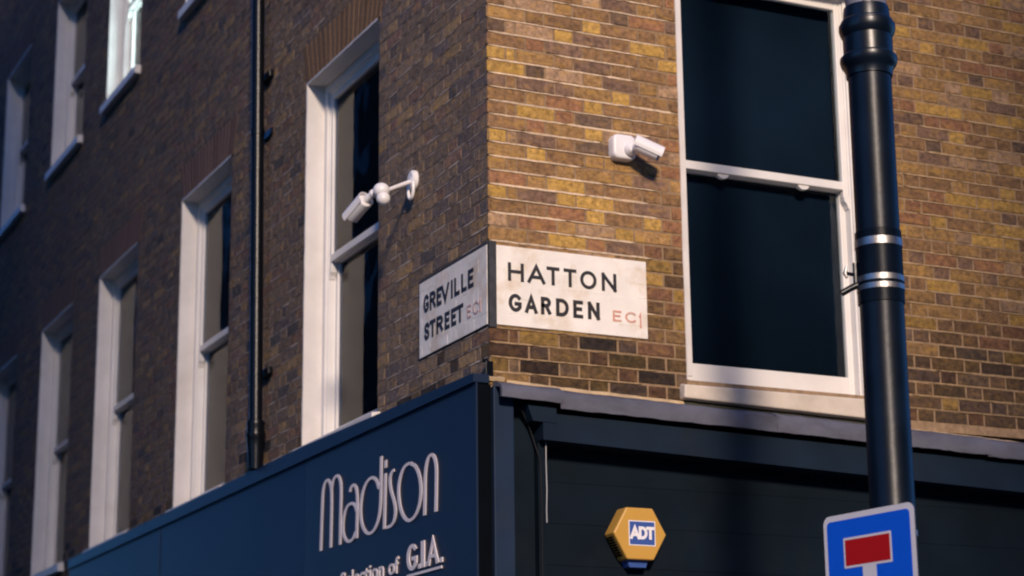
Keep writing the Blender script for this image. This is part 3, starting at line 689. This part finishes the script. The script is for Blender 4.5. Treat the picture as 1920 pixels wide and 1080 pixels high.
mb = MB(); mb.box(PL, .3, 17, -.28, -.02, 0, 3.606); mb.box(PR, .115, 6.9, -.28, -.162, 0, 3.605); mb.obj('base_wall', 'shop_dark', sf)
mb = MB(); mb.tube([PR(u, w_, z) for u, w_, z in ((.125, .02, 3.565), (.165, .01, 3.545), (.215, -.02, 3.485), (.250, -.03, 3.40), (.272, -.003, 3.30), (.276, -.003, 3.05), (.273, -.003, 2.6), (.275, -.003, 2.2))], .0048, 8)
o = mb.obj('cable', 'cable'); tag(o, 'dark cable drooping from the flashing down the shopfront corner post', 'cable')
mb = MB(); mb.tube([PR(u, w_, z) for u, w_, z in ((.302, .002, 3.392), (.300, .004, 3.30), (.303, .003, 3.15), (.299, .004, 3.05), (.301, .002, 2.99))], .0026, 6)  # bright line of the shutter gap, drawn as a pale tube
o = mb.obj('cable', 'white_cable'); tag(o, 'thin white cable stapled down the edge of the shutter', 'cable')
# broken angle bracket at the corner
br_ = thing('angle_bracket', 'small dark rusted bracket on the building corner above the fascia end', 'bracket')
mb = MB(); mb.box(PR, -.028, .012, .0085, .0145, 3.702, 3.778); mb.obj('plate', 'iron', br_, bevel=.002)
mb = MB(); mb.box(PR, -.052, -.014, .002, .012, 3.770, 3.788); mb.obj('arm', 'iron', br_, bevel=.002)

# ------------------------------------------------------------------ alarm box
ab = thing('alarm_box', 'yellow hexagonal ADT burglar alarm box on the dark shutter', 'alarm box')
cx_, cz_, rr = .825, 2.961, .152
hexp = lambda r_, k=0: [(cx_ + r_ * math.cos(math.radians(60 * i + k)), cz_ + r_ * math.sin(math.radians(60 * i + k))) for i in range(6)]
mb = MB(); a6 = hexp(rr * 1.0); b6 = hexp(rr * .985); vs = [PR(u, -.10, z) for u, z in a6] + [PR(u, -.012, z) for u, z in a6] + [PR(u, 0, z) for u, z in b6]
mb.add(vs, [tuple(range(6))[::-1], tuple(range(12, 18))] + [(i, (i + 1) % 6, 6 + (i + 1) % 6, 6 + i) for i in range(6)] + [(6 + i, 6 + (i + 1) % 6, 12 + (i + 1) % 6, 12 + i) for i in range(6)])
mb.obj('cover', 'yellow', ab, bevel=.006)
mb = MB()
for i in range(8):                                    # louvres on the lower left side
    t0 = .12 + i * .095; p0 = Vector(a6[3]).lerp(Vector(a6[4]), t0); p1 = Vector(a6[3]).lerp(Vector(a6[4]), t0 + .045)
    o_ = Vector((-.866, -.5)) * .005
    mb.hexa([PR(p0.x, -.09, p0.y), PR(p1.x, -.09, p1.y), PR(p1.x, -.03, p1.y), PR(p0.x, -.03, p0.y),
             PR(p0.x + o_.x, -.09, p0.y + o_.y), PR(p1.x + o_.x, -.09, p1.y + o_.y), PR(p1.x + o_.x, -.03, p1.y + o_.y), PR(p0.x + o_.x, -.03, p0.y + o_.y)])
mb.obj('louvre', 'fascia_dark', ab)
mb = MB(); mb.prism(PR, [(.765, 2.835), (.885, 2.835), (.872, 2.795), (.778, 2.795)], -.10, -.035); mb.obj('strobe_lens', 'blue_logo', ab, bevel=.006)
mb = MB(); mb.box(PR, .759, .9115, .0005, .0015, 2.900, 3.026); mb.obj('logo_border', 'white_print', ab)
mb = MB(); mb.box(PR, .764, .9065, .0016, .0024, 2.905, 3.021); mb.obj('logo_panel', 'blue_logo', ab)
for ch, a, b_ in (('A', .765, .822), ('D', .815, .865), ('T', .858, .905)):
    mb = MB(); letter(mb, PR, ch, a, b_, 2.932, 2.997, .0155, .0025, .0034 + (.0002 if ch == 'D' else 0)); mb.obj('letter', 'white_print', ab)

# ------------------------------------------------------------------ drainpipe
dp = thing('drainpipe', 'black cast iron drainpipe running down the shaded wall between two tall windows', 'drainpipe')
pu = lambda z: 3.425 + (z - 4.1) * .043
mb = MB(); mb.tube([PL(pu(z), .085, z) for z in (4.02, 5, 6, 7, 8, 9, 10, 11, 11.9)], .043, 20); mb.obj('pipe', 'iron', dp)
for zc in (4.40, 6.47, 8.3, 10.2):
    mb = MB(); q = [(-.07, .043), (-.07, .055), (-.05, .058), (.03, .058), (.04, .064), (.062, .064), (.066, .043)]
    mb.tube([PL(pu(zc + a), .085, zc + a) for a, r_ in q], [r_ for a, r_ in q], 20); cl = mb.obj('collar', 'iron', dp)
    mb = MB(); mb.box(PL, pu(zc) - .105, pu(zc) + .105, .004, .040, zc - .028, zc + .022); mb.obj('ear', 'iron', cl, bevel=.006)
mb = MB(); mb.box(PL, pu(6.06) - .085, pu(6.06) + .085, .004, .020, 6.035, 6.08); mb.tube([PL(pu(6.06), .085, 6.035), PL(pu(6.06), .085, 6.08)], .049, 20); mb.obj('clip', 'iron', dp)
mb = MB(); q = [(4.075, .043), (4.07, .058), (4.05, .062), (4.035, .058), (3.995, .058), (3.99, .064), (3.97, .066), (3.955, .060), (3.90, .055), (3.80, .050), (3.755, .047)]
mb.tube([PL(pu(z), .085, z) for z, r_ in q], [r_ for z, r_ in q], 20); mb.obj('socket', 'iron', dp)

# ------------------------------------------------------------------ security cameras
def V3(*a): return Vector(a)
def bullet(parent, A, B, r, mount, hood=True):
    d = (B - A).normalized(); L_ = (B - A).length
    up_ = (Vector((0, 0, 1)) - d * d.z).normalized(); sd_ = d.cross(up_)
    mb = MB(); mb.tube([A, A + d * .006, A + d * .03, B - d * .012, B], [r * .72, r * .94, r, r, r * .97], 24); mb.obj('housing', 'cctv', parent)
    mb = MB(); mb.tube([B - d * .003, B + d * .004, B + d * .0045], [r * .84, r * .84, r * .6], 20); ln = mb.obj('lens', 'lens', parent)
    if hood:                                          # sun shield, a curved sheet over the top of the housing
        mb = MB(); n = 14; vs = []
        for s_, ext in ((0, -.012), (1, L_ + .020)):
            for rr_ in (r * 1.03, r * 1.10):
                for i in range(n + 1):
                    a = math.radians(-32 + 244 * i / n); vs.append(A + d * ext + (sd_ * math.cos(a) + up_ * math.sin(a)) * rr_)
        m_ = n + 1; fs = []
        for i in range(n):
            fs += [(i, i + 1, 2 * m_ + i + 1, 2 * m_ + i), (m_ + i, 3 * m_ + i, 3 * m_ + i + 1, m_ + i + 1), (i, m_ + i, m_ + i + 1, i + 1), (2 * m_ + i, 2 * m_ + i + 1, 3 * m_ + i + 1, 3 * m_ + i)]
        fs += [(0, 2 * m_, 3 * m_, m_), (n, m_ + n, 3 * m_ + n, 2 * m_ + n)]
        mb.add(vs, fs, smooth=True); mb.obj('sun_shield', 'cctv', parent)
    mb = MB(); mb.tube([mount, mount.lerp(A + d * .02, .5), A + d * .025], [.017, .020, .022], 14); mb.sphere(mount, .024, 14, 8); mb.obj('joint', 'cctv', parent)
def rounded_box(P, u0, u1, w0, w1, z0, z1, r):
    mb = MB(); q = []
    for (cx, cz, a0) in ((u1 - r, z1 - r, 0), (u0 + r, z1 - r, 90), (u0 + r, z0 + r, 180), (u1 - r, z0 + r, 270)):
        q += [(cx + r * math.cos(math.radians(a0 + t_)), cz + r * math.sin(math.radians(a0 + t_))) for t_ in (0, 18, 36, 54, 72, 90)]
    n = len(q); cu, cz = (u0 + u1) / 2, (z0 + z1) / 2; vs = []; rings = [(1, w0), (1, w1 - .018), (.97, w1 - .008), (.90, w1 - .002), (.80, w1)]
    for s_, w_ in rings: vs += [P(cu + (u - cu) * s_, w_, cz + (z - cz) * s_) for u, z in q]
    fs = [tuple(range(n))[::-1], tuple(range((len(rings) - 1) * n, len(rings) * n))]
    for k in range(len(rings) - 1): fs += [(k * n + i, k * n + (i + 1) % n, k * n + n + (i + 1) % n, k * n + n + i) for i in range(n)]
    mb.add(vs, fs, smooth=True); return mb
cr = thing('security_camera', 'white bullet security camera on a square base fixed to the lit brick face', 'security camera')
rounded_box(PR, .695, .832, .004, .062, 4.915, 5.052, .034).obj('base', 'cctv', cr)
mb = MB(); mb.sphere(PR(.792, .068, 4.968), .038, 18, 10); mb.obj('ball_joint', 'cctv', cr)
bullet(cr, V3(.790, -.125, 4.985), V3(.905, -.155, 4.935), .041, V3(.785, -.085, 4.962))
cl_ = thing('security_camera', 'white bullet security camera on a long arm in front of the nearest shaded window', 'security camera')
# oval wall plate with a cable loop, thin arm, junction ball, camera
mb = MB(); n = 20; vs = []
for w_, s_ in ((.004, 1), (.028, 1), (.036, .8)):
    for i in range(n): a = 2 * math.pi * i / n; vs.append(PL(.955 + .048 * s_ * math.cos(a), w_, 4.995 + .055 * s_ * math.sin(a)))
mb.add(vs, [tuple(range(n)), tuple(range(2 * n, 3 * n))] + [(k * n + i, k * n + (i + 1) % n, k * n + n + (i + 1) % n, k * n + n + i) for k in (0, 1) for i in range(n)], smooth=True); mb.obj('wall_plate', 'cctv', cl_)
lp = [PL(.955 + .036 * math.cos(math.radians(a)), .030, 4.945 + .060 * math.sin(math.radians(a))) for a in range(60, 421, 20)]
mb = MB(); mb.tube(lp, .0095, 8, False); mb.obj('cable_loop', 'cctv', cl_)
mb = MB(); mb.tube([PL(.955, .03, 4.985), PL(.90, .14, 4.925), PL(.855, .235, 4.872)], [.013, .012, .012], 12); mb.obj('arm', 'cctv', cl_)
JB = Vector(PL(.840, .250, 4.855))
mb = MB(); mb.sphere(JB + V3(0, 0, .018), .046, 20, 12, (1, 1, .95)); mb.sphere(JB + V3(.006, -.014, -.030), .038, 18, 10); mb.obj('junction_ball', 'cctv', cl_)
bullet(cl_, V3(-.298, .960, 4.848), V3(-.330, 1.085, 4.785), .042, V3(-.272, .905, 4.872))

# ------------------------------------------------------------------ street lamp column
AX = lambda z: Vector((.6608 + .0038 * z, -2.3464 - .0018 * z, z))
lc = thing('lamp_column', 'tall dark painted lamp column with moulded collar rings in front of the large window', 'lamp column')
def lathe(prof, name, mat, n=48, parent=lc, caps=True, **k):
    mb = MB(); mb.tube([AX(z) for z, r_ in prof], [r_ for z, r_ in prof], n, caps); return mb.obj(name, mat, parent, **k)
lathe([(0.0000, 0.1494), (0.0500, 0.1494), (0.9000, 0.1436), (1.0000, 0.1149), (1.0400, 0.0902), (3.5533, 0.0902), (4.5760, 0.0902)], 'shaft', 'column')
lathe([(4.575, .0905), (4.5755, .0965), (4.600, .0985), (4.612, .104), (4.622, .112), (4.634, .1175), (4.648, .120), (4.660, .1195), (4.6605, .1135), (4.668, .1120), (4.672, .1085), (4.6725, .1035)], 'collar_ring', 'column_gloss', caps=False, sharp=22)
lathe([(4.6727, .1035), (4.752, .1035), (4.7525, .1055), (4.762, .110), (4.774, .1155), (4.788, .1185), (4.806, .118), (4.8065, .111), (4.822, .1095), (4.828, .105), (4.8285, .0985), (4.862, .097), (4.885, .094), (4.893, .069)], 'collar_ring', 'column_gloss', caps=False, sharp=22)
lathe([(4.8632, 0.0858), (8.2642, 0.0781)], 'upper_tube', 'grey_steel')
vw = (Vector((CAM.x, CAM.y, 0)) - Vector((.673, -2.352, 0))).normalized(); vs_ = Vector((-vw.y, vw.x, 0))     # side the cables run on
for off in (-.0046, .030):
    mb = MB(); a_ = vs_ * off; dpt = math.sqrt(.0879 ** 2 - off ** 2)
    mb.tube([AX(z) + a_ + vw * (dpt + .002) for z in (4.8804, 5.5, 6.5, 8.1)], .0048, 8); mb.obj('cable', 'iron', lc)
rid = []; z_ = 3.5935
while z_ < 3.9003: rid += [(z_, .0933), (z_ + .0018, .0951), (z_ + .0037, .0951), (z_ + .0055, .0933)]; z_ += .0064
lathe(rid, 'ribbed_sleeve', 'column', n=64)
for za, zb in ((3.8302, 3.8635), (3.6820, 3.7073), (3.6464, 3.6705)):
    lathe([(za, .0948), (za + .001, .0972), (zb - .001, .0972), (zb, .0948)], 'band', 'steel', caps=False)
# bracket with a wing nut held by the bands
kb = V3(-.905, .425, 0)      # leftwards as seen from the street corner
b0 = AX(3.6797) + kb * 0.0919
mb = MB(); mb.tube([b0, b0 + kb * .030 + V3(0, 0, -.014), b0 + kb * .070 + V3(0, 0, -.036)], [.015, .014, .014], 12); mb.obj('bracket_arm', 'iron', lc)
mb = MB(); mb.tube([AX(3.6682) + kb * 0.1011, AX(3.7716) + kb * 0.1011], .010, 10); mb.tube([AX(3.7199) + kb * 0.0977, AX(3.7279) + kb * 0.1356], .008, 8); mb.obj('clamp', 'iron', lc)
mb = MB(); c0 = AX(3.7279) + kb * 0.1356; mb.tube([c0 + V3(0, 0, -.020), c0 + kb * .008, c0 + V3(0, 0, .030)], [.005, .009, .005], 8); mb.obj('wing_nut', 'steel', lc)

# ------------------------------------------------------------------ dead end sign
dl = Vector((.1281, -.9918, 0)); nn = Vector((-.9918, -.1281, 0)); QS = AX(2.75) + nn * .132; QS.z = 0
def PS(u, w_, z): p = QS + dl * u + nn * w_; return (p.x, p.y, z)
rs = thing('road_sign', 'blue no through road sign with red bar, mounted low on the lamp column', 'road sign')
def rrect(u0, u1, z0, z1, r, n=6):
    q = []
    for (cx, cz, a0) in ((u1 - r, z1 - r, 0), (u0 + r, z1 - r, 90), (u0 + r, z0 + r, 180), (u1 - r, z0 + r, 270)):
        q += [(cx + r * math.cos(math.radians(a0 + 90 * i / n)), cz + r * math.sin(math.radians(a0 + 90 * i / n))) for i in range(n + 1)]
    return q
SB = 2.05
for name, mat, q, w0, w1 in (
    ('plate', 'alu', rrect(-0.2654, 0.2574, SB, 2.7467, 0.0345), -.004, 0),
    ('white_border', 'sign_white', rrect(-0.2648, 0.2568, SB + .0005, 2.7461, 0.0345), .0002, .0010),
    ('blue_field', 'sign_blue', rrect(-0.2447, 0.2332, SB + .018, 2.7231, 0.0207), .0011, .0016),
    ('white_stem', 'sign_white', [(-0.0448, SB + .08), (0.0333, SB + .08), (0.0333, 2.5370), (-0.0448, 2.5370)], .0017, .0022),
    ('white_edge', 'sign_white', rrect(-0.1494, 0.1264, 2.5290, 2.6496, .0045), .0023, .0027),
    ('red_bar', 'sign_red', [(-0.1396, 2.5382), (0.1166, 2.5382), (0.1166, 2.6404), (-0.1396, 2.6404)], .0028, .0033)):
    mb = MB(); mb.prism(PS, q, w0, w1); mb.obj(name, mat, rs)
for zc in (2.6571, 2.20):
    mb = MB(); mb.box(PS, -.12, .12, -.024, -.005, zc - .02, zc + .02); mb.obj('channel', 'alu', rs, bevel=.002)
    mb = MB(); mb.tube([AX(zc - .012), AX(zc - .0119), AX(zc + .0119), AX(zc + .012)], [.092, .0937, .0937, .092], 40, False); mb.obj('clip', 'alu', rs)
    mb = MB(); mb.box(PS, .085, .100, -.060, -.020, zc - .012, zc + .012); mb.obj('clip_bolt', 'alu', rs, bevel=.002)

# ------------------------------------------------------------------ unseen buildings across the two streets, one of them added for its shadow
def far_building(x0, x1, y0, y1, h, label, nx, ny, floors, faces):
    t_ = thing('terrace_building', label, 'building')
    mb = MB(); mb.box(lambda u, w_, z: (u, w_, z), x0, x1, y0, y1, 0, h); mb.obj('wall', 'far_brick', t_)
    mb = MB(); mb.box(lambda u, w_, z: (u, w_, z), x0 - .2, x1 + .2, y0 - .2, y1 + .2, h, h + .5); mb.obj('roof', 'lead', t_)
    for fc in faces:
        for i in range(nx if fc in 'NS' else ny):
            for k in range(floors):
                z = 4.4 + k * 3.2
                if fc == 'N': u = x0 + (i + .5) * (x1 - x0) / nx; bx = (u - .55, u + .55, y1 + .004, y1 + .03)
                elif fc == 'E': u = y0 + (i + .5) * (y1 - y0) / ny; bx = (x1 + .004, x1 + .03, u - .55, u + .55)
                mb = MB(); mb.box(lambda u, w_, z: (u, w_, z), *bx, z, z + 1.9); mb.obj('window', 'far_glass', t_)
far_building(-1.9, 34, -30, -17, 17, 'sooty brick terrace facing the lit brick wall across the wider street', 12, 0, 4, 'N')  # unseen; its west end is placed to shade the right-hand bricks
far_building(-24, -9.5, 3, 55, 16, 'sooty brick terrace opposite the shaded wall across the side street', 0, 18, 4, 'E')
far_building(-34, -10.9, -28, -20, 26, 'tall brick block standing diagonally across the road junction', 7, 0, 7, 'N')  # added out of view to block light from the far left wall
